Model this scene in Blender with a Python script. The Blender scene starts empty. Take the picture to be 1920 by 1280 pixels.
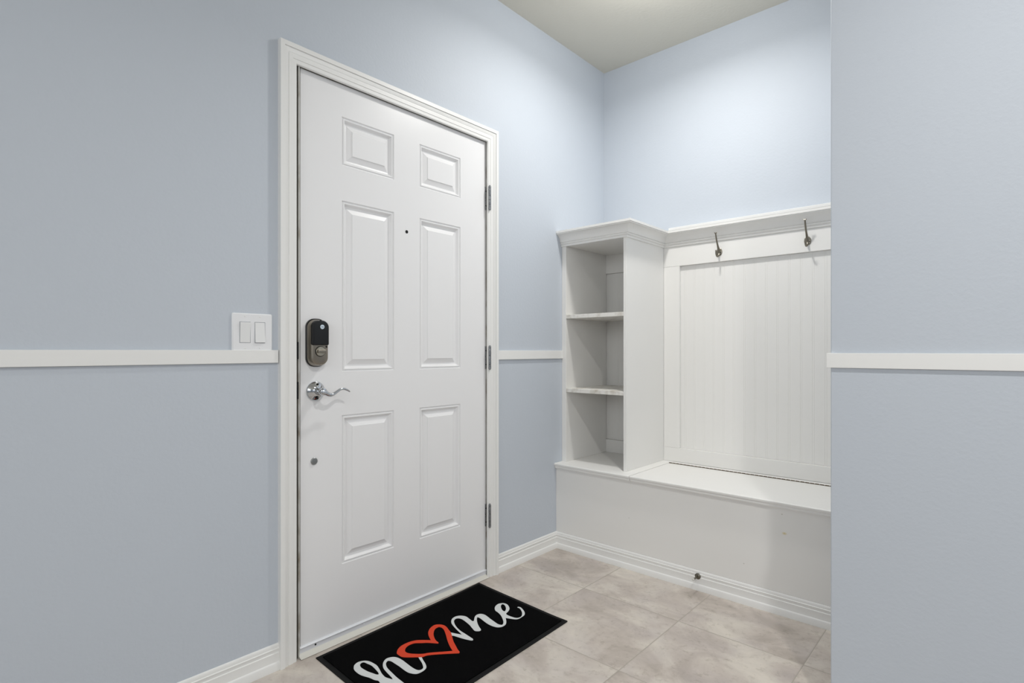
import bpy, bmesh, math, random
from mathutils import Vector, Matrix
from mathutils.geometry import tessellate_polygon
random.seed(3)
C = bpy.context.scene.collection
sc = bpy.context.scene
PI = math.pi

# ------------------------------------------------------------------ materials
def srgb(r, g, b):
    f = lambda c: (c/255)/12.92 if c/255 <= .04045 else ((c/255+.055)/1.055)**2.4
    return (f(r), f(g), f(b), 1)

def mat(name, col, rough=.5, metal=0, spec=.5, bump=None, vary=None, coat=0):
    m = bpy.data.materials.new(name); m.use_nodes = True
    nt = m.node_tree; b = nt.nodes['Principled BSDF']
    b.inputs['Base Color'].default_value = col
    b.inputs['Roughness'].default_value = rough
    b.inputs['Metallic'].default_value = metal
    b.inputs['Specular IOR Level'].default_value = spec
    b.inputs['Coat Weight'].default_value = coat
    tc = nt.nodes.new('ShaderNodeTexCoord')
    if bump:
        sc_, st, dist = bump
        n = nt.nodes.new('ShaderNodeTexNoise'); n.inputs['Scale'].default_value = sc_
        n.inputs['Detail'].default_value = 3; n.inputs['Roughness'].default_value = .55
        nt.links.new(tc.outputs['Object'], n.inputs['Vector'])
        bp = nt.nodes.new('ShaderNodeBump'); bp.inputs['Strength'].default_value = st
        bp.inputs['Distance'].default_value = dist
        nt.links.new(n.outputs['Fac'], bp.inputs['Height'])
        nt.links.new(bp.outputs['Normal'], b.inputs['Normal'])
    if vary:
        vs, c2, lo, hi = vary
        n2 = nt.nodes.new('ShaderNodeTexNoise'); n2.inputs['Scale'].default_value = vs
        n2.inputs['Detail'].default_value = 4
        nt.links.new(tc.outputs['Object'], n2.inputs['Vector'])
        r = nt.nodes.new('ShaderNodeValToRGB')
        r.color_ramp.elements[0].position = lo; r.color_ramp.elements[1].position = hi
        r.color_ramp.elements[0].color = col; r.color_ramp.elements[1].color = c2
        nt.links.new(n2.outputs['Fac'], r.inputs['Fac'])
        nt.links.new(r.outputs['Color'], b.inputs['Base Color'])
    return m

WALL = (201, 208, 217)
M = dict(
    wall=mat('blue_wall_paint', srgb(*WALL), .62, bump=(95, .35, .0016)),
    ceiling=mat('ceiling_paint', srgb(214, 211, 200), .9, bump=(70, .4, .002)),
    trim=mat('white_trim_paint', srgb(243, 243, 241), .38, bump=(30, .05, .001)),
    door=mat('white_door_paint', srgb(243, 243, 244), .32, bump=(12, .06, .001)),
    cream=mat('cream_cabinet_paint', srgb(243, 242, 239), .42, bump=(25, .05, .001)),
    creamworn=mat('worn_cream_edge_paint', srgb(241, 239, 233), .5, vary=(22, srgb(205, 198, 186), .5, .72)),
    jamb=mat('jamb_paint', srgb(205, 205, 200), .5, vary=(14, srgb(150, 140, 122), .5, .75)),
    strip=mat('weather_seal', srgb(84, 78, 68), .8, vary=(6, srgb(50, 47, 42), .4, .7)),
    gasket=mat('grey_gasket', srgb(168, 168, 166), .7),
    black=mat('black_plastic', srgb(11, 11, 13), .32),
    dark=mat('dark_recess', srgb(8, 8, 8), .8),
    nickel=mat('satin_nickel', srgb(150, 143, 132), .33, 1),
    turn=mat('pale_nickel', srgb(185, 178, 162), .28, 1),
    hook=mat('brushed_nickel', srgb(140, 134, 122), .3, 1),
    chrome=mat('polished_chrome', srgb(205, 208, 212), .09, 1),
    steel=mat('hinge_steel', srgb(160, 163, 166), .35, 1, vary=(300, srgb(95, 97, 100), .45, .65)),
    alu=mat('aluminium_strip', srgb(228, 230, 235), .3, .1),
    vinyl=mat('cream_vinyl', srgb(216, 214, 206), .5),
    plastic=mat('white_switch_plastic', srgb(241, 242, 244), .3),
    rocker=mat('switch_rocker_plastic', srgb(240, 241, 241), .3),
    rubber=mat('mat_rubber_edge', srgb(13, 13, 14), .8, spec=.25, bump=(400, .3, .001)),
    pile=mat('black_mat_pile', srgb(5, 5, 6), .98, spec=.06, bump=(900, .9, .002)),
    white_ink=mat('white_mat_print', srgb(214, 217, 217), .9, spec=.2, bump=(700, .4, .001)),
    red_ink=mat('red_mat_print', srgb(214, 72, 46), .9, spec=.2, bump=(700, .4, .001)),
    brass=mat('aged_hinge_metal', srgb(96, 82, 66), .45, .8),
    badge=mat('badge_white', srgb(214, 228, 240), .35),
    shaft=mat('stop_metal', srgb(120, 116, 106), .35, 1),
    tip=mat('stop_tip_rubber', srgb(215, 215, 210), .6),
)

def floor_material():
    m = bpy.data.materials.new('beige_stone_tile'); m.use_nodes = True
    nt = m.node_tree; b = nt.nodes['Principled BSDF']; N = nt.nodes.new; L = nt.links.new
    tc = N('ShaderNodeTexCoord')
    mp = N('ShaderNodeMapping'); mp.vector_type = 'POINT'
    P = .4425
    mp.inputs['Location'].default_value = (1.388/P, -2.015/P, 0)
    mp.inputs['Scale'].default_value = (1/P, 1/P, 1)
    L(tc.outputs['Object'], mp.inputs['Vector'])
    fr = N('ShaderNodeVectorMath'); fr.operation = 'FRACTION'; L(mp.outputs[0], fr.inputs[0])
    fl = N('ShaderNodeVectorMath'); fl.operation = 'FLOOR'; L(mp.outputs[0], fl.inputs[0])
    sx = N('ShaderNodeSeparateXYZ'); L(fr.outputs[0], sx.inputs[0])
    def math_(op, a, b_=None, clamp=False):
        n = N('ShaderNodeMath'); n.operation = op; n.use_clamp = clamp
        for i, v in enumerate((a, b_)):
            if v is None: continue
            if isinstance(v, (int, float)): n.inputs[i].default_value = v
            else: L(v, n.inputs[i])
        return n.outputs[0]
    def edge(s):
        return math_('MINIMUM', s, math_('SUBTRACT', 1, s))
    e = math_('MINIMUM', edge(sx.outputs['X']), edge(sx.outputs['Y']))
    grout = math_('LESS_THAN', e, .0034)
    hgt = math_('MULTIPLY', math_('SUBTRACT', e, .0025, True), 120, True)
    wn = N('ShaderNodeTexWhiteNoise'); wn.noise_dimensions = '2D'; L(fl.outputs[0], wn.inputs['Vector'])
    off = N('ShaderNodeVectorMath'); off.operation = 'SCALE'; off.inputs['Scale'].default_value = 9
    L(wn.outputs['Color'], off.inputs[0])
    add = N('ShaderNodeVectorMath'); L(tc.outputs['Object'], add.inputs[0]); L(off.outputs[0], add.inputs[1])
    st = N('ShaderNodeMapping'); st.inputs['Scale'].default_value = (1, 1.35, 1); st.inputs['Rotation'].default_value = (0, 0, .7)
    L(add.outputs[0], st.inputs['Vector'])
    n1 = N('ShaderNodeTexNoise'); n1.inputs['Scale'].default_value = 4.6; n1.inputs['Detail'].default_value = 8
    n1.inputs['Roughness'].default_value = .62; n1.inputs['Distortion'].default_value = .5
    L(st.outputs[0], n1.inputs['Vector'])
    r1 = N('ShaderNodeValToRGB'); cr = r1.color_ramp
    cr.elements[0].position = .34; cr.elements[0].color = srgb(177, 167, 158)
    cr.elements[1].position = .66; cr.elements[1].color = srgb(219, 211, 200)
    x = cr.elements.new(.48); x.color = srgb(198, 188, 179)
    x = cr.elements.new(.56); x.color = srgb(209, 201, 191)
    L(n1.outputs['Fac'], r1.inputs['Fac'])
    n2 = N('ShaderNodeTexNoise'); n2.inputs['Scale'].default_value = 7; n2.inputs['Detail'].default_value = 5
    L(add.outputs[0], n2.inputs['Vector'])
    r2 = N('ShaderNodeValToRGB'); r2.color_ramp.elements[0].position = .45; r2.color_ramp.elements[1].position = .7
    r2.color_ramp.elements[0].color = (0, 0, 0, 1); r2.color_ramp.elements[1].color = (.4, .4, .4, 1)
    L(n2.outputs['Fac'], r2.inputs['Fac'])
    mx = N('ShaderNodeMix'); mx.data_type = 'RGBA'; L(r2.outputs[0], mx.inputs['Factor'])
    L(r1.outputs[0], mx.inputs['A']); mx.inputs['B'].default_value = srgb(188, 179, 178)
    n3 = N('ShaderNodeTexNoise'); n3.inputs['Scale'].default_value = 42; n3.inputs['Detail'].default_value = 6
    n3.inputs['Roughness'].default_value = .7
    L(add.outputs[0], n3.inputs['Vector'])
    r3 = N('ShaderNodeValToRGB'); r3.color_ramp.elements[0].position = .33; r3.color_ramp.elements[1].position = .46
    r3.color_ramp.elements[0].color = (.82, .81, .79, 1); r3.color_ramp.elements[1].color = (1, 1, 1, 1)
    L(n3.outputs['Fac'], r3.inputs['Fac'])
    mu = N('ShaderNodeMix'); mu.data_type = 'RGBA'; mu.blend_type = 'MULTIPLY'; mu.inputs['Factor'].default_value = 1
    L(mx.outputs['Result'], mu.inputs['A']); L(r3.outputs[0], mu.inputs['B'])
    mg = N('ShaderNodeMix'); mg.data_type = 'RGBA'; L(grout, mg.inputs['Factor'])
    L(mu.outputs['Result'], mg.inputs['A']); mg.inputs['B'].default_value = srgb(172, 165, 154)
    L(mg.outputs['Result'], b.inputs['Base Color'])
    b.inputs['Roughness'].default_value = .42
    bp = N('ShaderNodeBump'); bp.inputs['Strength'].default_value = .5; bp.inputs['Distance'].default_value = .002
    L(hgt, bp.inputs['Height'])
    bp2 = N('ShaderNodeBump'); bp2.inputs['Strength'].default_value = .12; bp2.inputs['Distance'].default_value = .002
    L(n3.outputs['Fac'], bp2.inputs['Height']); L(bp.outputs[0], bp2.inputs['Normal'])
    L(bp2.outputs[0], b.inputs['Normal'])
    return m
M['floor'] = floor_material()
def stained_panel():
    m = mat('bench_front_paint', srgb(243, 242, 239), .42, bump=(25, .05, .001))
    nt = m.node_tree; b = nt.nodes['Principled BSDF']; N = nt.nodes.new; L = nt.links.new
    tc = N('ShaderNodeTexCoord'); prev = None
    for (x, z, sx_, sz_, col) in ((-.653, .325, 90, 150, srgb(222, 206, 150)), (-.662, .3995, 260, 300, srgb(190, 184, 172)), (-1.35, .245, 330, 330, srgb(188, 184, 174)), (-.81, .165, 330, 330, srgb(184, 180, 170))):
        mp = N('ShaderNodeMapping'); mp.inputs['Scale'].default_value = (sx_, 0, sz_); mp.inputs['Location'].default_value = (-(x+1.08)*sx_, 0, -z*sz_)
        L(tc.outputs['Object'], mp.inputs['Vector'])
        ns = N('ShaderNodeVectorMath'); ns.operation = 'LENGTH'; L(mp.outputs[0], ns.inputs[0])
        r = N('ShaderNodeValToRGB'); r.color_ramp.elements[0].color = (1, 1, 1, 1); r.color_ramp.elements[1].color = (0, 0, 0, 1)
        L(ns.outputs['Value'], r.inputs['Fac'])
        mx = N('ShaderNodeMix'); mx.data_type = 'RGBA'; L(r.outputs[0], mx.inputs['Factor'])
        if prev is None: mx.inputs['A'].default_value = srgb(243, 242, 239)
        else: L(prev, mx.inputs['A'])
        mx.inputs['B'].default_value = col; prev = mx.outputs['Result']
    L(prev, b.inputs['Base Color'])
    return m
M['front'] = stained_panel()

# ------------------------------------------------------------------ helpers
ORIGIN = {}
def thing(name, label=None, cat=None, loc=(0, 0, 0), group=None, kind=None):
    o = bpy.data.objects.new(name, None); C.objects.link(o); o.location = loc
    o.empty_display_size = .05
    ORIGIN[o] = Vector(loc); tag(o, label, cat, group, kind)
    return o
def tag(o, label=None, cat=None, group=None, kind=None):
    if label: o['label'] = label
    if cat: o['category'] = cat
    if group: o['group'] = group
    if kind: o['kind'] = kind
    return o
def obj(name, bm, m, parent=None, smooth=False, bevel=0, seg=2, at=None, weld=True):
    """link bmesh (world coordinates) as one object; parent keeps it in place"""
    if weld: bmesh.ops.remove_doubles(bm, verts=bm.verts, dist=1e-6)
    bmesh.ops.recalc_face_normals(bm, faces=bm.faces)
    org = Vector(at) if at is not None else None
    if org is None:
        if parent is not None: org = ORIGIN[parent].copy()
        else:
            xs = [v.co for v in bm.verts]
            org = Vector(((min(v.x for v in xs)+max(v.x for v in xs))/2, (min(v.y for v in xs)+max(v.y for v in xs))/2, min(v.z for v in xs)))
    bmesh.ops.translate(bm, verts=bm.verts, vec=-org)
    me = bpy.data.meshes.new(name); bm.to_mesh(me); bm.free()
    for mm in (m if isinstance(m, list) else [m]): me.materials.append(mm)
    o = bpy.data.objects.new(name, me); C.objects.link(o)
    if parent is not None:
        o.parent = parent; o.location = org-ORIGIN[parent]
    else: o.location = org
    ORIGIN[o] = org
    if smooth:
        for p in me.polygons: p.use_smooth = True
        try: me.set_sharp_from_angle(angle=math.radians(35))
        except Exception: pass
    if bevel:
        b = o.modifiers.new('bevel', 'BEVEL'); b.width = bevel; b.segments = seg; b.limit_method = 'ANGLE'
        b.angle_limit = math.radians(40)
        for p in me.polygons: p.use_smooth = True
        w = o.modifiers.new('wn', 'WEIGHTED_NORMAL'); w.keep_sharp = False
    return o
def box(bm, x0, x1, y0, y1, z0, z1, mi=0):
    v = [bm.verts.new((x, y, z)) for x in (x0, x1) for y in (y0, y1) for z in (z0, z1)]
    for f in ((0, 1, 3, 2), (4, 6, 7, 5), (0, 4, 5, 1), (2, 3, 7, 6), (0, 2, 6, 4), (1, 5, 7, 3)):
        bm.faces.new([v[i] for i in f]).material_index = mi
def B(*a):
    bm = bmesh.new()
    for q in (a if isinstance(a[0], (tuple, list)) else (a,)): box(bm, *q)
    return bm
def prism(bm, poly, axis, a, b):
    """extrude closed 2D polygon along axis ('x': poly=(y,z); 'y': (x,z); 'z': (x,y))"""
    f = {'x': lambda p, t: (t, p[0], p[1]), 'y': lambda p, t: (p[0], t, p[1]), 'z': lambda p, t: (p[0], p[1], t)}[axis]
    A = [bm.verts.new(f(p, a)) for p in poly]; Bv = [bm.verts.new(f(p, b)) for p in poly]
    n = len(poly)
    for i in range(n): bm.faces.new((A[i], A[(i+1) % n], Bv[(i+1) % n], Bv[i]))
    bm.faces.new(A[::-1]); bm.faces.new(Bv)
def miter_path(path, out):
    """path 2D, offsets distance out to the right with miters"""
    res = []
    n = len(path)
    for i in range(n):
        p = Vector(path[i])
        d0 = (Vector(path[i])-Vector(path[i-1])).normalized() if i > 0 else None
        d1 = (Vector(path[i+1])-Vector(path[i])).normalized() if i < n-1 else None
        if d0 is None: d0 = d1
        if d1 is None: d1 = d0
        r0 = Vector((d0.y, -d0.x)); r1 = Vector((d1.y, -d1.x))
        bis = r0+r1; k = out*2/bis.length_squared if bis.length_squared > 1e-9 else out
        res.append(p+bis*k)
    return res
def sweep(bm, prof, path, i0=0, i1=None, mapf=None):
    """closed profile [(out, z)] along a horizontal 2D path; segments i0..i1"""
    mapf = mapf or (lambda p, z: (p[0], p[1], z))
    i1 = len(path)-1 if i1 is None else i1
    cols = []
    for (o, z) in prof:
        pts = miter_path(path, o)
        cols.append([bm.verts.new(mapf(pts[i], z)) for i in range(i0, i1+1)])
    n = len(prof)
    for k in range(n):
        a, b = cols[k], cols[(k+1) % n]
        for i in range(len(a)-1): bm.faces.new((a[i], a[i+1], b[i+1], b[i]))
    bm.faces.new([c[0] for c in cols]); bm.faces.new([c[-1] for c in cols][::-1])
def lathe(bm, prof, c, axis='x', n=32, sx=1, sy=1):
    """prof [(radius, t)], revolved round axis through c"""
    rings = []
    for (r, t) in prof:
        ring = []
        for i in range(n):
            a = 2*PI*i/n; u, w = r*math.cos(a)*sx, r*math.sin(a)*sy
            co = {'x': (t, u, w), 'y': (u, t, w), 'z': (u, w, t)}[axis]
            ring.append(bm.verts.new(Vector(c)+Vector(co)))
        rings.append(ring)
    for a, b in zip(rings, rings[1:]):
        for i in range(n): bm.faces.new((a[i], a[(i+1) % n], b[(i+1) % n], b[i]))
    bm.faces.new(rings[0][::-1]); bm.faces.new(rings[-1])
def tube(bm, pts, rad, n=12, flat=1.0, up=(0, 0, 1)):
    """tube through 3D pts (smoothed), rad list or number; flat squashes along 'up'"""
    pts = [Vector(p) for p in pts]
    if not isinstance(rad, (list, tuple)): rad = [rad]*len(pts)
    P2, R2 = [], []
    K = 5
    for i in range(len(pts)-1):
        p0 = pts[max(i-1, 0)]; p1 = pts[i]; p2 = pts[i+1]; p3 = pts[min(i+2, len(pts)-1)]
        for k in range(K):
            t = k/K
            P2.append(.5*((2*p1)+(-p0+p2)*t+(2*p0-5*p1+4*p2-p3)*t*t+(-p0+3*p1-3*p2+p3)*t**3))
            R2.append(rad[i]*(1-t)+rad[i+1]*t)
    P2.append(pts[-1]); R2.append(rad[-1])
    rings = []
    upv = Vector(up)
    for i, p in enumerate(P2):
        d = (P2[min(i+1, len(P2)-1)]-P2[max(i-1, 0)]).normalized()
        s = d.cross(upv)
        if s.length < 1e-3: s = d.cross(Vector((0, 1, 0)))
        s.normalize(); u = s.cross(d).normalized()
        rings.append([bm.verts.new(p+s*math.cos(2*PI*k/n)*R2[i]+u*math.sin(2*PI*k/n)*R2[i]*flat) for k in range(n)])
    for a, b in zip(rings, rings[1:]):
        for k in range(n): bm.faces.new((a[k], a[(k+1) % n], b[(k+1) % n], b[k]))
    bm.faces.new(rings[0][::-1]); bm.faces.new(rings[-1])
def rrect(y0, y1, z0, z1, r, n=10, rt=None):
    rt = r if rt is None else rt
    out = []
    for cx, cz, a0, rr in ((y1-r, z0+r, -PI/2, r), (y1-rt, z1-rt, 0, rt), (y0+rt, z1-rt, PI/2, rt), (y0+r, z0+r, PI, r)):
        for k in range(n+1):
            a = a0+PI/2*k/n; out.append((cx+rr*math.cos(a), cz+rr*math.sin(a)))
    return out
def loft(bm, loops):
    """loops: list of lists of 3D points, same count, capped"""
    R = [[bm.verts.new(p) for p in l] for l in loops]
    n = len(R[0])
    for a, b in zip(R, R[1:]):
        for i in range(n): bm.faces.new((a[i], a[(i+1) % n], b[(i+1) % n], b[i]))
    bm.faces.new(R[0][::-1]); bm.faces.new(R[-1])

# ------------------------------------------------------------------ dimensions
XW = -1.79       # door wall plane
XD = -1.80       # door face
YB = 2.34        # bench face
YC = 2.39        # cubby front
YP = 2.788       # rail / stile faces of the back panel
YA = 2.811       # alcove wall
XE = -.3675      # end of the partition wall
YR = 1.75        # partition wall face
ZC = 2.712       # ceiling
XO = -1.393      # outer side of cubby divider

# ------------------------------------------------------------------ setting
tag(obj('floor', B(-2.0, 3.4, -3.2, 3.0, -.05, 0), M['floor'], at=(0, 0, 0)), 'beige stone-look square tile floor', 'floor', kind='structure')
tag(obj('ceiling', B(-2.0, 3.4, -3.2, 3.0, ZC, ZC+.08), M['ceiling'], at=(0, 0, ZC)), 'plain off-white ceiling above the entry', 'ceiling', kind='structure')
tag(obj('wall_left', B((-1.90, XW, -3.2, .885, 0, ZC), (-1.90, XW, 1.8275, YA+.1, 0, ZC), (-1.90, XW, .885, 1.8275, 2.034, ZC)), M['wall']),
    'pale blue wall holding the white front door', 'wall', kind='structure')
tag(obj('wall_back', B(XW, XE, YA, YA+.1, 0, ZC), M['wall']), 'pale blue alcove wall above the built-in bench', 'wall', kind='structure')
tag(obj('wall_right', B(XE, 3.4, YR, YA+.1, 0, ZC), M['wall'], bevel=.004, seg=3), 'pale blue partition wall in the right foreground', 'wall', kind='structure')
tag(obj('wall_far_right', B(3.3, 3.4, -3.2, YR, 0, ZC), M['wall']), 'blue wall out of view on the far right', 'wall', kind='structure')
tag(obj('wall_behind', B(-1.79, 3.3, -3.2, -3.1, 0, ZC), M['wall']), 'blue wall behind the viewer', 'wall', kind='structure')

BASE = [(0, 0), (.0135, 0), (.0135, .0235), (.012, .0268), (.0095, .029), (.0085, .040), (.0095, .052), (.0095, .0568), (.0065, .0583),
        (.0065, .0655), (.0078, .0675), (.0078, .0702), (.0050, .0718), (.0050, .0790), (.0035, .0835), (.0015, .0855), (0, .0855)]
# door wall runs along +Y, room is on +X side = right of +Y
bm = bmesh.new(); sweep(bm, BASE, [(XW, -3.1), (XW, .829)])
tag(obj('baseboard_left', bm, M['trim'], smooth=True), 'white moulded baseboard left of the front door', 'baseboard', kind='structure')
path = [(XW, 1.872), (XW, YB), (XE, YB)]
bm = bmesh.new(); sweep(bm, BASE, path, 0, 1)
tag(obj('baseboard_door', bm, M['trim'], smooth=True), 'short white baseboard between the door casing and the bench', 'baseboard', kind='structure')
bm = bmesh.new(); sweep(bm, BASE, path, 1, 2)
tag(obj('baseboard_back', bm, M['trim'], smooth=True), 'white moulded baseboard along the foot of the bench front', 'baseboard', kind='structure')
# chair rails
tag(obj('trim_1', B(XW, XW+.010, -3.1, .826, 1.0105, 1.0525), M['trim'], bevel=.0012), 'flat white chair rail left of the door under the light switch', 'chair rail', kind='structure')
tag(obj('trim_2', B(XW, XW+.010, 1.872, YC-.001, 1.0085, 1.0515), M['trim'], bevel=.0012), 'short flat white chair rail between door casing and cubby', 'chair rail', kind='structure')
bm = bmesh.new()
sweep(bm, [(0, 1.0025), (.0085, 1.0025), (.0085, 1.0435), (0, 1.0435)], [(XE, YR+.12), (XE, YR), (3.3, YR)][::1],
      mapf=lambda p, z: (p[0], p[1], z))
tag(obj('trim_3', bm, M['trim'], bevel=.0012), 'flat white chair rail on the right foreground partition', 'chair rail', kind='structure')
# outlines of the print on the mat, in metres on the floor
H = [(-1.596,0.992),(-1.607,1.001),(-1.613,1.015),(-1.612,1.026),(-1.604,1.039),(-1.59,1.047),(-1.57,1.05),(-1.549,1.05),(-1.527,1.044),(-1.504,1.036),(-1.486,1.032),(-1.473,1.031),(-1.459,1.035),(-1.447,1.039),(-1.456,1.043),(-1.473,1.046),(-1.496,1.05),(-1.518,1.055),(-1.536,1.064),(-1.551,1.077),(-1.56,1.093),(-1.558,1.107),(-1.549,1.119),(-1.533,1.125),(-1.511,1.126),(-1.485,1.124),(-1.461,1.122),(-1.439,1.122),(-1.426,1.126),(-1.422,1.133),(-1.424,1.143),(-1.436,1.152),(-1.454,1.161),(-1.473,1.168),(-1.489,1.174),(-1.481,1.181),(-1.461,1.173),(-1.442,1.166),(-1.426,1.158),(-1.417,1.15),(-1.412,1.138),(-1.411,1.124),(-1.413,1.112),(-1.42,1.104),(-1.438,1.096),(-1.46,1.095),(-1.49,1.097),(-1.514,1.097),(-1.533,1.097),(-1.544,1.093),(-1.545,1.087),(-1.537,1.077),(-1.521,1.068),(-1.503,1.063),(-1.476,1.059),(-1.449,1.055),(-1.422,1.053),(-1.402,1.052),(-1.369,1.052),(-1.361,1.047),(-1.363,1.037),(-1.378,1.03),(-1.405,1.019),(-1.435,1.009),(-1.459,1.002),(-1.474,1.005),(-1.488,0.999),(-1.51,0.995),(-1.53,0.988),(-1.548,0.984),(-1.569,0.984),(-1.586,0.987)]
HH = [(-1.595,1.015),(-1.601,1.024),(-1.598,1.032),(-1.583,1.035),(-1.563,1.038),(-1.543,1.036),(-1.525,1.033),(-1.509,1.029),(-1.503,1.025),(-1.508,1.02),(-1.523,1.016),(-1.542,1.011),(-1.562,1.009),(-1.58,1.009)]
O = [(-1.569,1.145),(-1.579,1.156),(-1.588,1.175),(-1.59,1.197),(-1.587,1.218),(-1.579,1.236),(-1.564,1.252),(-1.54,1.272),(-1.566,1.284),(-1.587,1.298),(-1.604,1.317),(-1.613,1.336),(-1.615,1.353),(-1.606,1.366),(-1.59,1.374),(-1.572,1.373),(-1.548,1.364),(-1.527,1.356),(-1.505,1.342),(-1.475,1.322),(-1.446,1.307),(-1.424,1.296),(-1.406,1.289),(-1.402,1.282),(-1.422,1.261),(-1.449,1.231),(-1.466,1.21),(-1.474,1.197),(-1.478,1.181),(-1.494,1.166),(-1.513,1.148),(-1.529,1.137),(-1.546,1.136),(-1.56,1.138)]
OH = [(-1.554,1.168),(-1.565,1.179),(-1.571,1.194),(-1.571,1.209),(-1.566,1.222),(-1.551,1.237),(-1.537,1.252),(-1.52,1.264),(-1.504,1.275),(-1.508,1.28),(-1.525,1.283),(-1.545,1.292),(-1.566,1.306),(-1.584,1.324),(-1.592,1.339),(-1.592,1.353),(-1.581,1.357),(-1.561,1.352),(-1.53,1.334),(-1.498,1.313),(-1.469,1.296),(-1.442,1.283),(-1.429,1.278),(-1.442,1.261),(-1.464,1.235),(-1.481,1.214),(-1.491,1.197),(-1.505,1.183),(-1.524,1.169),(-1.537,1.164),(-1.546,1.164)]
Mm = [(-1.53,1.356),(-1.506,1.365),(-1.486,1.374),(-1.512,1.381),(-1.545,1.391),(-1.573,1.402),(-1.59,1.414),(-1.603,1.431),(-1.606,1.45),(-1.599,1.466),(-1.586,1.475),(-1.572,1.478),(-1.552,1.474),(-1.53,1.469),(-1.528,1.475),(-1.539,1.488),(-1.55,1.503),(-1.554,1.517),(-1.55,1.53),(-1.537,1.537),(-1.519,1.536),(-1.492,1.529),(-1.468,1.524),(-1.443,1.519),(-1.429,1.522),(-1.426,1.529),(-1.436,1.544),(-1.455,1.56),(-1.479,1.576),(-1.506,1.587),(-1.523,1.591),(-1.539,1.603),(-1.55,1.619),(-1.555,1.638),(-1.551,1.652),(-1.542,1.661),(-1.525,1.662),(-1.507,1.653),(-1.492,1.64),(-1.482,1.623),(-1.475,1.602),(-1.462,1.596),(-1.44,1.597),(-1.421,1.602),(-1.414,1.616),(-1.418,1.631),(-1.432,1.649),(-1.453,1.665),(-1.467,1.671),(-1.476,1.67),(-1.478,1.676),(-1.468,1.68),(-1.45,1.673),(-1.43,1.661),(-1.418,1.649),(-1.412,1.637),(-1.41,1.619),(-1.41,1.601),(-1.419,1.59),(-1.437,1.581),(-1.452,1.574),(-1.43,1.554),(-1.418,1.537),(-1.415,1.522),(-1.418,1.509),(-1.428,1.499),(-1.446,1.494),(-1.47,1.494),(-1.5,1.5),(-1.525,1.506),(-1.539,1.505),(-1.529,1.492),(-1.505,1.472),(-1.481,1.457),(-1.461,1.447),(-1.456,1.438),(-1.462,1.429),(-1.472,1.425),(-1.49,1.431),(-1.518,1.442),(-1.546,1.449),(-1.573,1.453),(-1.588,1.448),(-1.592,1.438),(-1.585,1.424),(-1.565,1.409),(-1.539,1.397),(-1.51,1.389),(-1.483,1.386),(-1.457,1.383),(-1.435,1.38),(-1.428,1.374),(-1.433,1.368),(-1.457,1.359),(-1.481,1.353),(-1.5,1.349),(-1.511,1.345)]
MH = [(-1.531,1.631),(-1.541,1.645),(-1.54,1.653),(-1.527,1.65),(-1.511,1.639),(-1.499,1.626),(-1.491,1.613),(-1.497,1.61),(-1.512,1.616)]
E1, E2, E3, E4, E5 = 9.8, 17, 38, 16.5, 6.2
# ------------------------------------------------------------------ front door
dr = thing('door_1', 'white six-panel front door with keypad lock and chrome lever', 'door', (XW, 1.36, 0), kind='structure')
D0, D1, DZ0, DZ1 = .9115, 1.8135, .014, 2.021
def door_slab():
    bm = bmesh.new()
    cols = [(1.070, 1.300), (1.427, 1.655)]
    rows = [(.272, .815), (.974, 1.599), (1.727, 1.905)]
    rings = [(0, 0), (.0022, -.0042), (.0052, -.0046), (.0078, -.0010), (.0108, -.0012), (.0185, -.0115), (.0245, -.0125), (.0425, -.0040), (.0445, -.0014)]
    ys = sorted([D0, D1]+[c for q in cols for c in q]); zs = sorted([DZ0, DZ1]+[c for q in rows for c in q])
    cache = {}
    def V(x, y, z):
        k = (round(x, 5), round(y, 5), round(z, 5))
        if k not in cache: cache[k] = bm.verts.new((x, y, z))
        return cache[k]
    for y0, y1 in zip(ys, ys[1:]):
        for z0, z1 in zip(zs, zs[1:]):
            if (y0, y1) in cols and (z0, z1) in rows:
                prev = None
                for ins, dep in rings:
                    L = [V(XD+dep, y, z) for y, z in ((y0+ins, z0+ins), (y1-ins, z0+ins), (y1-ins, z1-ins), (y0+ins, z1-ins))]
                    if prev:
                        for i in range(4): bm.faces.new((prev[i], prev[(i+1) % 4], L[(i+1) % 4], L[i]))
                    prev = L
                bm.faces.new(prev)
            else:
                bm.faces.new((V(XD, y0, z0), V(XD, y1, z0), V(XD, y1, z1), V(XD, y0, z1)))
    XB = XD-.044
    for y0, y1 in zip(ys, ys[1:]):
        for z in (DZ0, DZ1): bm.faces.new((V(XD, y0, z), V(XD, y1, z), V(XB, y1, z), V(XB, y0, z)))
    for z0, z1 in zip(zs, zs[1:]):
        for y in (D0, D1): bm.faces.new((V(XD, y, z0), V(XD, y, z1), V(XB, y, z1), V(XB, y, z0)))
        for y0, y1 in zip(ys, ys[1:]): bm.faces.new((V(XB, y0, z0), V(XB, y1, z0), V(XB, y1, z1), V(XB, y0, z1)))
    return bm
obj('door_slab', door_slab(), M['door'], dr)
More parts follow.
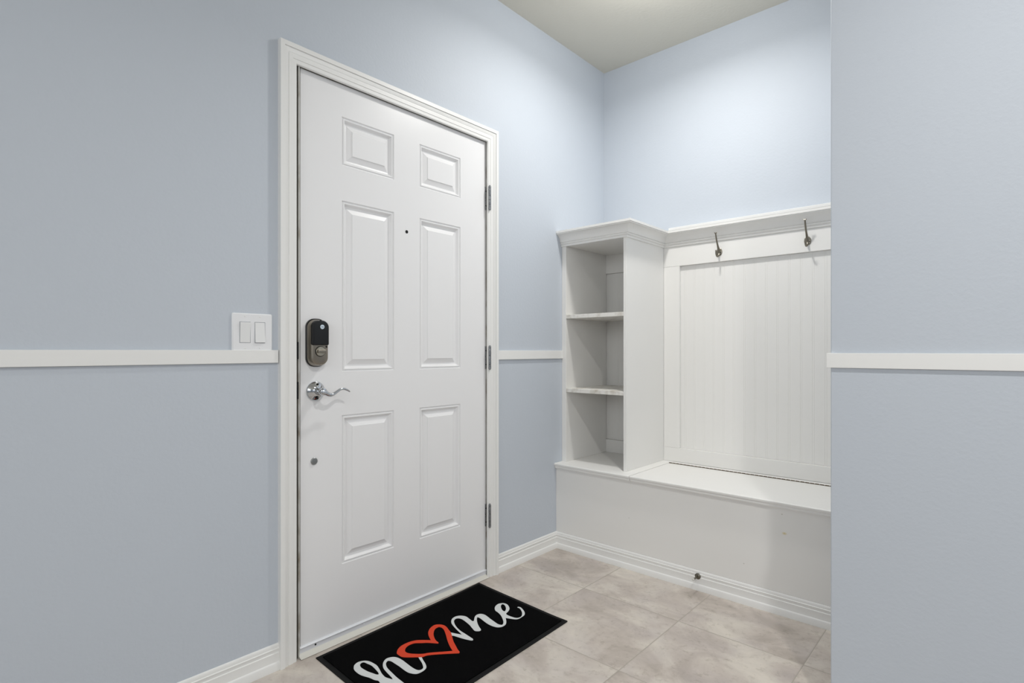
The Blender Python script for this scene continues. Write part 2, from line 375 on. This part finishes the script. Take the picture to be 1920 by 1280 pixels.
# casing
CAS = [(0, 0), (0, .0065), (.0025, .0088), (.0120, .0094), (.0138, .0096), (.0152, .0115), (.0285, .0122), (.0296, .0106), (.0308, .0106), (.0325, .0124),
       (.0350, .0132), (.0385, .0148), (.0420, .0158), (.0445, .0160), (.0450, .0150), (.0458, .0195), (.0600, .0200), (.0610, .0190), (.0610, 0)]
YI0, YI1, ZI = .890, 1.811, 2.0195
bm = bmesh.new()
cols = []
for w, t in CAS:
    pts = [(YI0-w, 0), (YI0-w, ZI+w), (YI1+w, ZI+w), (YI1+w, 0)]
    cols.append([bm.verts.new((XW+t, y, z)) for y, z in pts])
for k in range(len(CAS)):
    a, b = cols[k], cols[(k+1) % len(CAS)]
    for i in range(3): bm.faces.new((a[i], a[i+1], b[i+1], b[i]))
bm.faces.new([c[0] for c in cols]); bm.faces.new([c[-1] for c in cols])
obj('door_casing', bm, M['trim'], dr, smooth=True)
# jamb boards set in the opening, stop strip and seal behind the gap
obj('door_jamb', B((-1.895, XW-.0005, .9000, .9045, 0, 2.033), (-1.895, XW-.0085, .8855, .9000, 0, 2.033), (-1.895, XW-.0005, 1.8175, 1.827, 0, 2.033), (-1.895, XW-.0005, .9035, 1.8175, 2.0255, 2.033),
                   (-1.895, XD-.046, .9035, .930, 0, 2.0255), (-1.895, XD-.046, 1.795, 1.8175, 0, 2.0255), (-1.895, XD-.046, .930, 1.795, 2.0, 2.0255)), M['jamb'], dr)
obj('weather_seal', B(XD-.030, XD-.010, .9047, .9113, .016, 2.0253), M['gasket'], dr)
obj('weather_seal', B(XD-.030, XD-.006, 1.8137, 1.8173, .016, 2.0253), M['gasket'], dr)
tag(obj('edge_gap', B(XW-.0083, XW-.0060, .8860, .8998, .002, 2.030), M['strip'], dr), 'grimy brown line beside the casing')
for z0, z1 in ((1.022, 1.080), (.886, .944)):
    obj('strike_plate', B(XW-.024, XW+.0008, .8950, .9003, z0, z1), M['dark'], dr, bevel=.0006)
# hinges
for z0, z1 in ((1.704, 1.812), (.966, 1.071), (.234, .338)):
    h = thing('hinge', None, None, (XW, 1.815, z0)); h.parent = dr; h.location = Vector((XW, 1.815, z0))-ORIGIN[dr]
    obj('leaf', B(XD-.030, XD+.0035, 1.8090, 1.8142, z0, z1), M['steel'], h, bevel=.0008)
    bm = bmesh.new(); n = 5; q = (z1-z0)/n
    for i in range(n):
        lathe(bm, [(.0052, i*q+.0006), (.0062, i*q+.0014), (.0062, (i+1)*q-.0014), (.0052, (i+1)*q-.0006)], (-1.7755, 1.8165, z0), 'z', 16)
    obj('knuckle', bm, M['steel'], h, smooth=True)
    bm = bmesh.new(); lathe(bm, [(.0035, -.003), (.0045, 0), (.0045, z1-z0), (.0038, z1-z0+.004), (.002, z1-z0+.005)], (-1.7755, 1.8165, z0), 'z', 14)
    obj('hinge_pin', bm, M['steel'], h, smooth=True)
    for zz in (z0+.02, z1-.02):
        bm = bmesh.new(); lathe(bm, [(.003, 0), (.003, .0015)], (XD+.003, 1.8118, zz), 'x', 10); obj('screw', bm, M['dark'], h)
# door sweep
sw = thing('door_sweep', None, None, (XD, 1.36, 0)); sw.parent = dr; sw.location = Vector((XD, 1.36, 0))-ORIGIN[dr]
bm = bmesh.new(); prism(bm, [(XD, .0350), (XD+.0050, .0345), (XD+.0090, .0318), (XD+.0086, .0300), (XD+.0055, .0292), (XD+.0055, .0135), (XD, .0135)], 'y', .9065, 1.8128)
obj('metal_strip', bm, M['alu'], sw, smooth=True)
bm = bmesh.new(); prism(bm, [(XD+.0005, .0134), (XD+.0056, .0134), (XD+.0150, .0050), (XD+.0262, .0022), (XD+.0255, .0010), (XD+.0130, .0030), (XD+.0005, .0100)], 'y', .9020, 1.8110)
tag(obj('vinyl_flap', bm, M['vinyl'], sw, smooth=True), 'cream vinyl flap')
for y in (.964, 1.159, 1.357, 1.552, 1.745):
    bm = bmesh.new(); lathe(bm, [(.0034, 0), (.0032, .0010), (.0018, .0019)], (XD+.0054, y, .0232), 'x', 12)
    obj('screw', bm, M['dark'] if y < 1 else M['alu'], sw, smooth=True)
obj('threshold', B(-1.895, -1.786, .9036, 1.8174, .0002, .0016), M['vinyl'], dr, bevel=.0005)
# peep hole, plug
bm = bmesh.new(); lathe(bm, [(.0066, 0), (.0066, .0012), (.0052, .0014), (.0052, .0002), (.001, .0001)], (XD, 1.361, 1.531), 'x', 20)
obj('peephole', bm, M['dark'], dr, smooth=True)
bm = bmesh.new(); lathe(bm, [(.0122, 0), (.0122, .0035), (.0105, .0050), (.003, .0054)], (XD, .961, .664), 'x', 28)
obj('bolt_plug', bm, mat('plug_metal', srgb(150, 152, 152), .38, .85), dr, smooth=True)
# keypad deadbolt
lk = thing('keypad_deadbolt', None, None, (XD, .965, 1.0785)); lk.parent = dr; lk.location = Vector((XD, .965, 1.0785))-ORIGIN[dr]
def slabx(loops, name, m, par=lk, **k):
    bm = bmesh.new(); loft(bm, [[(x, y, z) for y, z in pl] for x, pl in loops]); return obj(name, bm, m, par, smooth=True, **k)
def RR(y0, y1, z0, z1, r, ins): return rrect(y0+ins, y1-ins, z0+ins, z1-ins, max(r-ins, .002))
slabx([(XD, RR(.929, 1.003, .9945, 1.1625, .031, 0)), (XD+.0075, RR(.929, 1.003, .9945, 1.1625, .031, 0)), (XD+.009, RR(.929, 1.003, .9945, 1.1625, .031, .0012))], 'base_plate', M['black'])
slabx([(XD+.0088, RR(.931, 1.0015, .9965, 1.1595, .029, 0)), (XD+.022, RR(.932, 1.001, .9980, 1.1580, .029, .0005)), (XD+.0305, RR(.932, 1.001, .9980, 1.1580, .029, .004)), (XD+.0335, RR(.932, 1.001, .9980, 1.1580, .029, .011))], 'body', M['nickel'])
cv = lambda ins, r=.025: rrect(.9345+ins, .9995-ins, 1.0690+ins*.4, 1.1560-ins, .006, 10, max(r-ins, .004))
slabx([(XD+.0185, cv(0)), (XD+.0335, cv(.0004)), (XD+.0375, cv(.003)), (XD+.0385, cv(.007))], 'battery_cover', M['black'])
bm = bmesh.new(); lathe(bm, [(.0076, 0), (.0076, .0012), (.0066, .0015)], (XD+.0383, .9715, 1.1330), 'x', 28)
obj('badge', bm, M['badge'], lk, smooth=True)
# tiny lettering on the badge
tc_ = bpy.data.curves.new('badge_text', 'FONT'); tc_.body = 'Yale'; tc_.size = .0058; tc_.extrude = .0001; tc_.align_x = 'CENTER'; tc_.align_y = 'CENTER'
to = bpy.data.objects.new('tmp', tc_); C.objects.link(to)
dg = bpy.context.evaluated_depsgraph_get(); me = bpy.data.meshes.new_from_object(to.evaluated_get(dg))
bpy.data.objects.remove(to)
rot = Matrix(((0, 0, 1, 0), (1, 0, 0, 0), (0, 1, 0, 0), (0, 0, 0, 1)))
bm = bmesh.new(); bm.from_mesh(me); bmesh.ops.transform(bm, matrix=Matrix.Translation((XD+.04, .9715, 1.1330)) @ rot, verts=bm.verts)
obj('badge_lettering', bm, M['black'], lk)
bm = bmesh.new(); lathe(bm, [(.0168, 0), (.0168, .004), (.0155, .0058), (.0120, .0064), (.003, .0066)], (XD+.0330, .9665, 1.0480), 'x', 32)
obj('thumb_turn', bm, M['turn'], lk, smooth=True)
bm = bmesh.new(); box(bm, XD+.037, XD+.049, .9520, .9820, 1.0425, 1.0540)
obj('turn_grip', bm, M['nickel'], lk, bevel=.0025, seg=3)
bm = bmesh.new(); lathe(bm, [(.0190, 0), (.0186, .0016), (.0176, .0018)], (XD+.0326, .9665, 1.0480), 'x', 32)
obj('turn_ring', bm, M['black'], lk, smooth=True)
for y, z, x in ((.9900, 1.0640, XD+.0312), (.9665, 1.0050, XD+.0275), (.9665, 1.1535, XD+.0335)):
    bm = bmesh.new(); lathe(bm, [(.0034, 0), (.0034, .0030), (.0028, .0033)], (x, y, z), 'x', 14)
    obj('screw_hole', bm, M['dark'], lk, smooth=True)
# lever
lv = thing('door_lever', None, None, (XD, .966, .909)); lv.parent = dr; lv.location = Vector((XD, .966, .909))-ORIGIN[dr]
bm = bmesh.new(); lathe(bm, [(.0340, 0), (.0345, .002), (.0335, .0048), (.030, .0085), (.022, .0140), (.0165, .0175), (.0135, .0190)], (XD, .966, .909), 'x', 48)
obj('rose', bm, M['chrome'], lv, smooth=True)
bm = bmesh.new(); lathe(bm, [(.0135, .016), (.0122, .022), (.0122, .040), (.0138, .044), (.0138, .055), (.0120, .061), (.0060, .0635)], (XD, .966, .909), 'x', 32)
obj('neck', bm, M['chrome'], lv, smooth=True)
bm = bmesh.new()
tube(bm, [(-1.745, .960, .909), (-1.744, .972, .9055), (-1.744, .986, .8985), (-1.744, 1.000, .8975), (-1.745, 1.016, .9055), (-1.746, 1.031, .9135), (-1.747, 1.046, .9150), (-1.748, 1.060, .9105), (-1.749, 1.071, .9040)],
     [.0100, .0105, .0085, .0066, .0058, .0054, .0050, .0043, .0028], 14, .9)
obj('lever', bm, M['chrome'], lv, smooth=True)
for y, z in ((.967, .933), (.966, .884)):
    bm = bmesh.new(); lathe(bm, [(.0036, 0), (.0036, .0075)], (XD+.0082, y, z), 'x', 14)
    obj('screw_hole', bm, M['dark'], lv)

# ------------------------------------------------------------------ light switch
s = thing('light_switch', 'white double rocker light switch plate left of the door casing', 'light switch', (XW, .745, 1.049))
bm = bmesh.new()
Y0, Y1, Z0, Z1 = .6820, .8080, 1.0490, 1.1690
loft(bm, [[(XW, y, z) for y, z in rrect(Y0, Y1, Z0, Z1, .004, 4)], [(XW+.0030, y, z) for y, z in rrect(Y0, Y1, Z0, Z1, .004, 4)],
          [(XW+.0065, y, z) for y, z in rrect(Y0+.0035, Y1-.0035, Z0+.0035, Z1-.0035, .003, 4)]])
obj('cover_plate', bm, M['plastic'], s, smooth=True, at=(XW, .745, 1.049))
for k, yc in enumerate((.7205, .7670)):
    w = .0168; zc = 1.1085; hh = .0335
    obj('rocker_frame', B(XW+.0060, XW+.0069, yc-w, yc+w, zc-hh, zc+hh), mat('switch_gap_grey', srgb(160, 163, 170), .5), s)
    bm = bmesh.new(); a = .0022 if k == 0 else -.0022
    b0 = XW+.0066
    prof = [(b0, zc-hh+.0016), (b0+.0028-a, zc-hh+.0016), (b0+.0022, zc), (b0+.0028+a, zc+hh-.0016), (b0, zc+hh-.0016)]
    prism(bm, prof, 'y', yc-w+.0014, yc+w-.0014)
    obj('rocker', bm, M['rocker'], s, bevel=.0005)
for y in (.7205, .7670):
    for z in (1.1590, 1.0585):
        bm = bmesh.new(); lathe(bm, [(.0026, 0), (.0026, .0005), (.0018, .0009)], (XW+.0064, y, z), 'x', 14)
        obj('screw', bm, M['rocker'], s, smooth=True)

# ------------------------------------------------------------------ storage bench
b = thing('storage_bench', 'long cream built-in storage bench below the beadboard panel', 'bench', (-1.08, YB, 0))
obj('front_panel', B(XW+.0005, XE-.0005, YB, YB+.018, .0860, .4215), M['front'], b)
NOSE = [(2.790, .452), (2.3275, .452), (2.3235, .4513), (2.3210, .4488), (2.3206, .4440), (2.3215, .4405), (2.3262, .4388), (2.3268, .4350), (2.3258, .4335), (2.3255, .4300),
        (2.3270, .4270), (2.3325, .4255), (2.3330, .4215), (2.790, .4215)]
def nose(y1): return [(min(y, y1), z) for y, z in NOSE]
bm = bmesh.new(); prism(bm, nose(2.8045), 'x', XW+.0006, -1.3392)
tag(obj('ledge', bm, M['cream'], b, smooth=True), 'short fixed ledge under the cubby')
bm = bmesh.new(); prism(bm, [(2.340, .452), (2.340, .4215), (2.733, .4215), (2.733, .452)], 'x', -1.3365, XE-.0008)
lid = obj('lid', bm, M['cream'], b, bevel=.0008)
lid_n = bmesh.new(); prism(lid_n, [(min(y, 2.3390), z) for y, z in NOSE if True], 'x', -1.3365, XE-.0008)
obj('nosing', lid_n, M['cream'], lid, smooth=True)
obj('rear_strip', B(-1.3388, XE-.0008, 2.7375, YP-.0004, .4215, .4520), M['cream'], b, bevel=.0008)
bm = bmesh.new(); n = 0; x = -1.336
while x < XE-.03:
    lathe(bm, [(.0026, x), (.0038, x+.001), (.0038, x+.0165), (.0026, x+.0175)], (0, 2.7353, .4522), 'x', 8); x += .020
lathe(bm, [(.0012, -1.337), (.0012, XE-.003)], (0, 2.7353, .4525), 'x', 6)
obj('piano_hinge', bm, M['brass'], b, smooth=True)

# ------------------------------------------------------------------ cubby
c = thing('cubby_cabinet', 'tall narrow cream cubby shelf with three open compartments beside the door wall', 'shelf', (-1.59, YC, .452))
XI = -1.762
obj('side_panel', B(XW+.0006, XI, YC, YP-.0005, .4521, 1.626), M['cream'], c, bevel=.0012)
obj('side_panel', B(-1.410, XO, YC, YP-.0005, .4521, 1.626), M['creamworn'] if False else M['cream'], c, bevel=.0012)
for z in (1.2235, .8275):
    obj('shelf', B(XI+.0004, -1.4104, YC+.001, YP-.0005, z, z+.0205), M['creamworn'], c, bevel=.0012)
obj('top_board', B(XI+.0004, -1.4104, YC+.001, YP-.0005, 1.6145, 1.688), M['cream'], c)
CR = [(0, 1.612), (.0050, 1.612), (.0065, 1.6135), (.0065, 1.6235), (.0110, 1.6242), (.0135, 1.6270), (.0135, 1.6300), (.0110, 1.6325), (.0110, 1.6350), (.0150, 1.6355), (.0165, 1.6400), (.0195, 1.6500),
      (.0260, 1.6600), (.0350, 1.6680), (.0420, 1.6720), (.0470, 1.6735), (.0470, 1.6775), (.0515, 1.6790), (.0515, 1.6900), (0, 1.6900)]
cpath = [(XW+.0006, YC-.0002), (XO+.0002, YC-.0002), (XO+.0002, YP-.0002), (XE-.001, YP-.0002)]
bm = bmesh.new(); sweep(bm, CR, cpath, 0, 2)
obj('crown_moulding', bm, M['cream'], c, smooth=True)

# ------------------------------------------------------------------ back panel
p = thing('beadboard_panel', 'cream beadboard wall panel with top rail behind the bench', 'wall panel', (-.88, YA-.004, .452))
bm = bmesh.new()
def beads(x0, x1):
    P = .0515; yb, yf = YA-.002, YP+.0165
    pts = [(x0, yb), (x0, yf)]
    k0 = math.ceil((x0+.607)/P)
    k = k0
    while -.607+k*P < x1-.006:
        g = -.607+k*P
        if g > x0+.008:
            pts += [(g-.0044, yf), (g-.0039, yf+.0008), (g-.0034, yf), (g+.0034, yf), (g+.0039, yf+.0008), (g+.0044, yf)]
        k += 1
    pts += [(x1, yf), (x1, yb)]
    return pts
prism(bm, beads(XO-.0010, XE-.001), 'z', .5275, 1.5055)
obj('beadboard', bm, M['cream'], p)
bk = obj('back_panel', B(XW+.001, XO-.0015, YP, YA-.001, 1.5060, 1.689), M['cream'], c, bevel=.001)
bm = bmesh.new(); prism(bm, beads(XW+.001, XO-.0015), 'z', .5275, 1.5055)
obj('beadboard', bm, M['cream'], bk)
obj('bottom_rail', B(XW+.001, XO-.0015, YP, YA-.001, .4525, .5270), M['cream'], bk, bevel=.001)
obj('stile', B(XW+.001, -1.768, YP, YP+.0160, .5274, 1.5056), M['cream'], bk, bevel=.001)
obj('top_rail', B(XO-.0010, XE-.001, YP, YA-.001, 1.5060, 1.689), M['cream'], p, bevel=.001)
obj('bottom_rail', B(XO-.0010, XE-.001, YP, YA-.001, .4525, .5270), M['cream'], p, bevel=.001)
obj('stile', B(XO-.0005, -1.302, YP, YP+.0160, .5274, 1.5056), M['cream'], p, bevel=.001)
bm = bmesh.new(); sweep(bm, CR, cpath, 2, 3)
cm = obj('crown_moulding', bm, M['cream'], p, smooth=True)
obj('cap_strip', B(XO+.053, XE-.001, YP-.0520, YA-.001, 1.6902, 1.7045), M['trim'], p, bevel=.0012)

# ------------------------------------------------------------------ coat hooks
HG = 'brushed nickel coat hooks on the panel rail'
def make_hook():
    h = thing('coat_hook', 'brushed nickel coat hook on the top rail, the one nearer the cubby', 'coat hook', (-1.087, YP, 1.5545), HG)
    X, Z = -1.087, 1.5545
    bm = bmesh.new(); lathe(bm, [(.0150, 0), (.0150, -.0022), (.0130, -.0038), (.004, -.0044)], (X, YP, Z), 'y', 28, 1, 1.35)
    obj('mount_plate', bm, M['hook'], h, smooth=True)
    bm = bmesh.new()
    tube(bm, [(X, YP-.003, Z-.006), (X, YP-.010, Z+.010), (X, YP-.022, Z+.030), (X, YP-.035, Z+.052), (X, YP-.044, Z+.074), (X, YP-.0485, Z+.089)],
         [.0062, .0060, .0046, .0040, .0037, .0034], 12, .8)
    tube(bm, [(X-.0068, YP-.0485, Z+.0925), (X-.0035, YP-.0488, Z+.0895), (X, YP-.0488, Z+.0885), (X+.0035, YP-.0488, Z+.0895), (X+.0068, YP-.0485, Z+.0925)], [.0016, .0028, .0032, .0028, .0016], 10)
    obj('upper_prong', bm, M['hook'], h, smooth=True, weld=False)
    bm = bmesh.new()
    tube(bm, [(X, YP-.003, Z-.004), (X, YP-.009, Z-.018), (X, YP-.020, Z-.0265), (X, YP-.034, Z-.0250), (X, YP-.0440, Z-.012), (X, YP-.0465, Z+.004)],
         [.0055, .0048, .0040, .0038, .0036, .0028], 12, .8)
    obj('lower_prong', bm, M['hook'], h, smooth=True)
    for dz in (.012, -.012):
        bm = bmesh.new(); lathe(bm, [(.0026, 0), (.0026, -.0012)], (X+.0085, YP-.0034, Z+dz*.3), 'y', 12)
    obj('screw', bm, M['dark'], h)
    return h
hk = make_hook()
for loc, lab in (((-.678, YP, 1.5560), 'brushed nickel coat hook on the top rail, the one nearer the blue partition'),):
    r = hk.copy(); C.objects.link(r); r.location = loc; r['label'] = lab
    for ch in list(hk.children):
        q = ch.copy(); C.objects.link(q); q.parent = r

# ------------------------------------------------------------------ door stop on the baseboard
d = thing('door_stop', 'small metal door stop screwed to the baseboard under the bench', 'door stop', (-1.004, 2.3285, .062))
bm = bmesh.new(); lathe(bm, [(.0130, 0), (.0130, -.0025), (.0095, -.0050), (.006, -.0062)], (-1.004, 2.3325, .0615), 'y', 24)
obj('rose', bm, M['shaft'], d, smooth=True)
bm = bmesh.new(); lathe(bm, [(.0042, -.004), (.0036, -.012), (.0036, -.040), (.0044, -.041), (.0044, -.0435)], (-1.004, 2.3325, .0615), 'y', 16)
obj('rod', bm, M['shaft'], d, smooth=True)
bm = bmesh.new(); lathe(bm, [(.0042, -.0432), (.0046, -.045), (.0044, -.052), (.003, -.0535)], (-1.004, 2.3325, .0615), 'y', 16)
tag(obj('rubber_tip', bm, M['tip'], d, smooth=True), 'white rubber tip')

# ------------------------------------------------------------------ door mat
m_ = thing('doormat', 'black doormat with white home lettering and a red heart', 'doormat', (-1.506, 1.33, 0))
P0, P1, P2, P3 = [Vector(q) for q in ((-1.750, .941), (-1.767, 1.738), (-1.261, 1.720), (-1.244, .923))]
def mp(u, v):   # u along the door, v away from it
    return (P0*(1-u)+P1*u)*(1-v)+(P3*(1-u)+P2*u)*v
def edge_wave(u, v):
    k = .0022*math.exp(-((u-1)**2+(v-1)**2)*160)+.0012*math.exp(-((u-1)**2+v**2)*90)
    return k
def grid(name, u0, u1, v0, v1, z, m, par, nu=44, nv=28):
    bm = bmesh.new(); top = {}
    for i in range(nu+1):
        for j in range(nv+1):
            u = u0+(u1-u0)*i/nu; v = v0+(v1-v0)*j/nv; q = mp(u, v)
            top[i, j] = bm.verts.new((q.x, q.y, z+edge_wave(u, v)))
    for i in range(nu):
        for j in range(nv): bm.faces.new((top[i, j], top[i+1, j], top[i+1, j+1], top[i, j+1]))
    # skirt to the floor
    ring = [(i, 0) for i in range(nu)]+[(nu, j) for j in range(nv)]+[(i, nv) for i in range(nu, 0, -1)]+[(0, j) for j in range(nv, 0, -1)]
    bot = [bm.verts.new((top[k].co.x, top[k].co.y, .0004+max(0, top[k].co.z-z)*.6)) for k in ring]
    for a in range(len(ring)):
        bb = (a+1) % len(ring); bm.faces.new((top[ring[a]], top[ring[bb]], bot[bb], bot[a]))
    bm.faces.new(bot)
    return obj(name, bm, m, par)
grid('rubber_border', 0, 1, 0, 1, .0030, M['rubber'], m_)
grid('pile', .022, .978, .034, .966, .0062, M['pile'], m_)
def smooth_loop(pts, k=4):
    n = len(pts); out = []
    for i in range(n):
        p0, p1, p2, p3 = (Vector(pts[(i+j) % n]) for j in (-1, 0, 1, 2))
        a = (p1-p0).angle(p2-p1, 0); b = (p2-p1).angle(p3-p2, 0)
        for t in range(k):
            t /= k
            if a > 1.2 and b > 1.2: out.append(p1.lerp(p2, t)); continue
            m1 = (p2-p0)*.5 if a < 1.2 else (p2-p1)*.6; m2 = (p3-p1)*.5 if b < 1.2 else (p2-p1)*.6
            out.append((2*t**3-3*t*t+1)*p1+(t**3-2*t*t+t)*m1+(-2*t**3+3*t*t)*p2+(t**3-t*t)*m2)
    return out
def ink(name, outer, hole, m, z0=.0060, z1=.0069):
    loops = [smooth_loop(outer)]+([smooth_loop(hole)] if hole else [])
    tris = tessellate_polygon([[Vector((q.x, q.y, 0)) for q in l] for l in loops])
    flat = [q for l in loops for q in l]
    bm = bmesh.new(); T = [bm.verts.new((q.x, q.y, z1)) for q in flat]; Bt = [bm.verts.new((q.x, q.y, z0)) for q in flat]
    for t in tris:
        try: bm.faces.new([T[i] for i in t]); bm.faces.new([Bt[i] for i in t][::-1])
        except ValueError: pass
    k = 0
    for l in loops:
        n = len(l)
        for i in range(n):
            a, c2 = k+i, k+(i+1) % n
            bm.faces.new((T[a], T[c2], Bt[c2], Bt[a]))
        k += n
    return obj(name, bm, m, m_, weld=False)
tag(ink('lettering', H, HH, M['white_ink']), 'white script letter h')
tag(ink('lettering', Mm, MH, M['white_ink']), 'white script letters m and e')
tag(ink('heart', O, OH, M['red_ink'], z1=.0073), 'red hand-drawn heart standing for the o')

# ------------------------------------------------------------------ lights
def area(name, loc, size, power, col, rot=(0, 0, 0), shape='DISK', size_y=None, spread=PI):
    l = bpy.data.lights.new(name, 'AREA'); l.shape = shape; l.size = size
    if size_y: l.size_y = size_y
    l.energy = power; l.color = col; l.spread = spread
    o = bpy.data.objects.new(name, l); C.objects.link(o); o.location = loc; o.rotation_euler = rot; return o
area('entry_ceiling_light', (-1.05, 2.06, 2.655), .12, E1, (1, .984, .955), spread=math.radians(165))
area('hall_ceiling_light', (.25, .70, 2.65), .08, E2, (1, .984, .955), spread=math.radians(150))
# cool soft fill panels added out of view, behind and beside the viewer
area('unseen_fill_behind', (.8, -3.0, 2.0), 3.2, E3, (.955, .978, 1), (PI/2, 0, 0), 'RECTANGLE', 1.2)
area('unseen_fill_side', (3.2, -.6, 2.1), 2.6, E4, (.955, .978, 1), (PI/2, 0, PI/2), 'RECTANGLE', 1.1)
pl = bpy.data.lights.new('entry_dome_light', 'POINT'); pl.energy = E5; pl.shadow_soft_size = .06; pl.color = (1, .984, .955)
po = bpy.data.objects.new('entry_dome_light', pl); C.objects.link(po); po.location = (-1.05, 2.06, 2.56)
w = bpy.data.worlds.new('world'); sc.world = w; w.use_nodes = True
w.node_tree.nodes['Background'].inputs['Color'].default_value = (.9, .95, 1, 1)
w.node_tree.nodes['Background'].inputs['Strength'].default_value = 0.0

# ------------------------------------------------------------------ camera
F = 1027.443; cy = 657.5
cam = bpy.data.cameras.new('camera'); co = bpy.data.objects.new('camera', cam); C.objects.link(co)
cam.sensor_fit = 'HORIZONTAL'; cam.sensor_width = 36; cam.lens = F/1920*36
cam.shift_y = (cy-640)/1920
cam.clip_start = .02
co.location = (0, 0, 1.05); co.rotation_euler = (PI/2, 0, math.radians(42.0273))
sc.camera = co
sc.view_settings.view_transform = 'Standard'; sc.view_settings.look = 'None'
sc.view_settings.gamma = 1; sc.view_settings.use_curve_mapping = False
sc.view_settings.exposure = 0
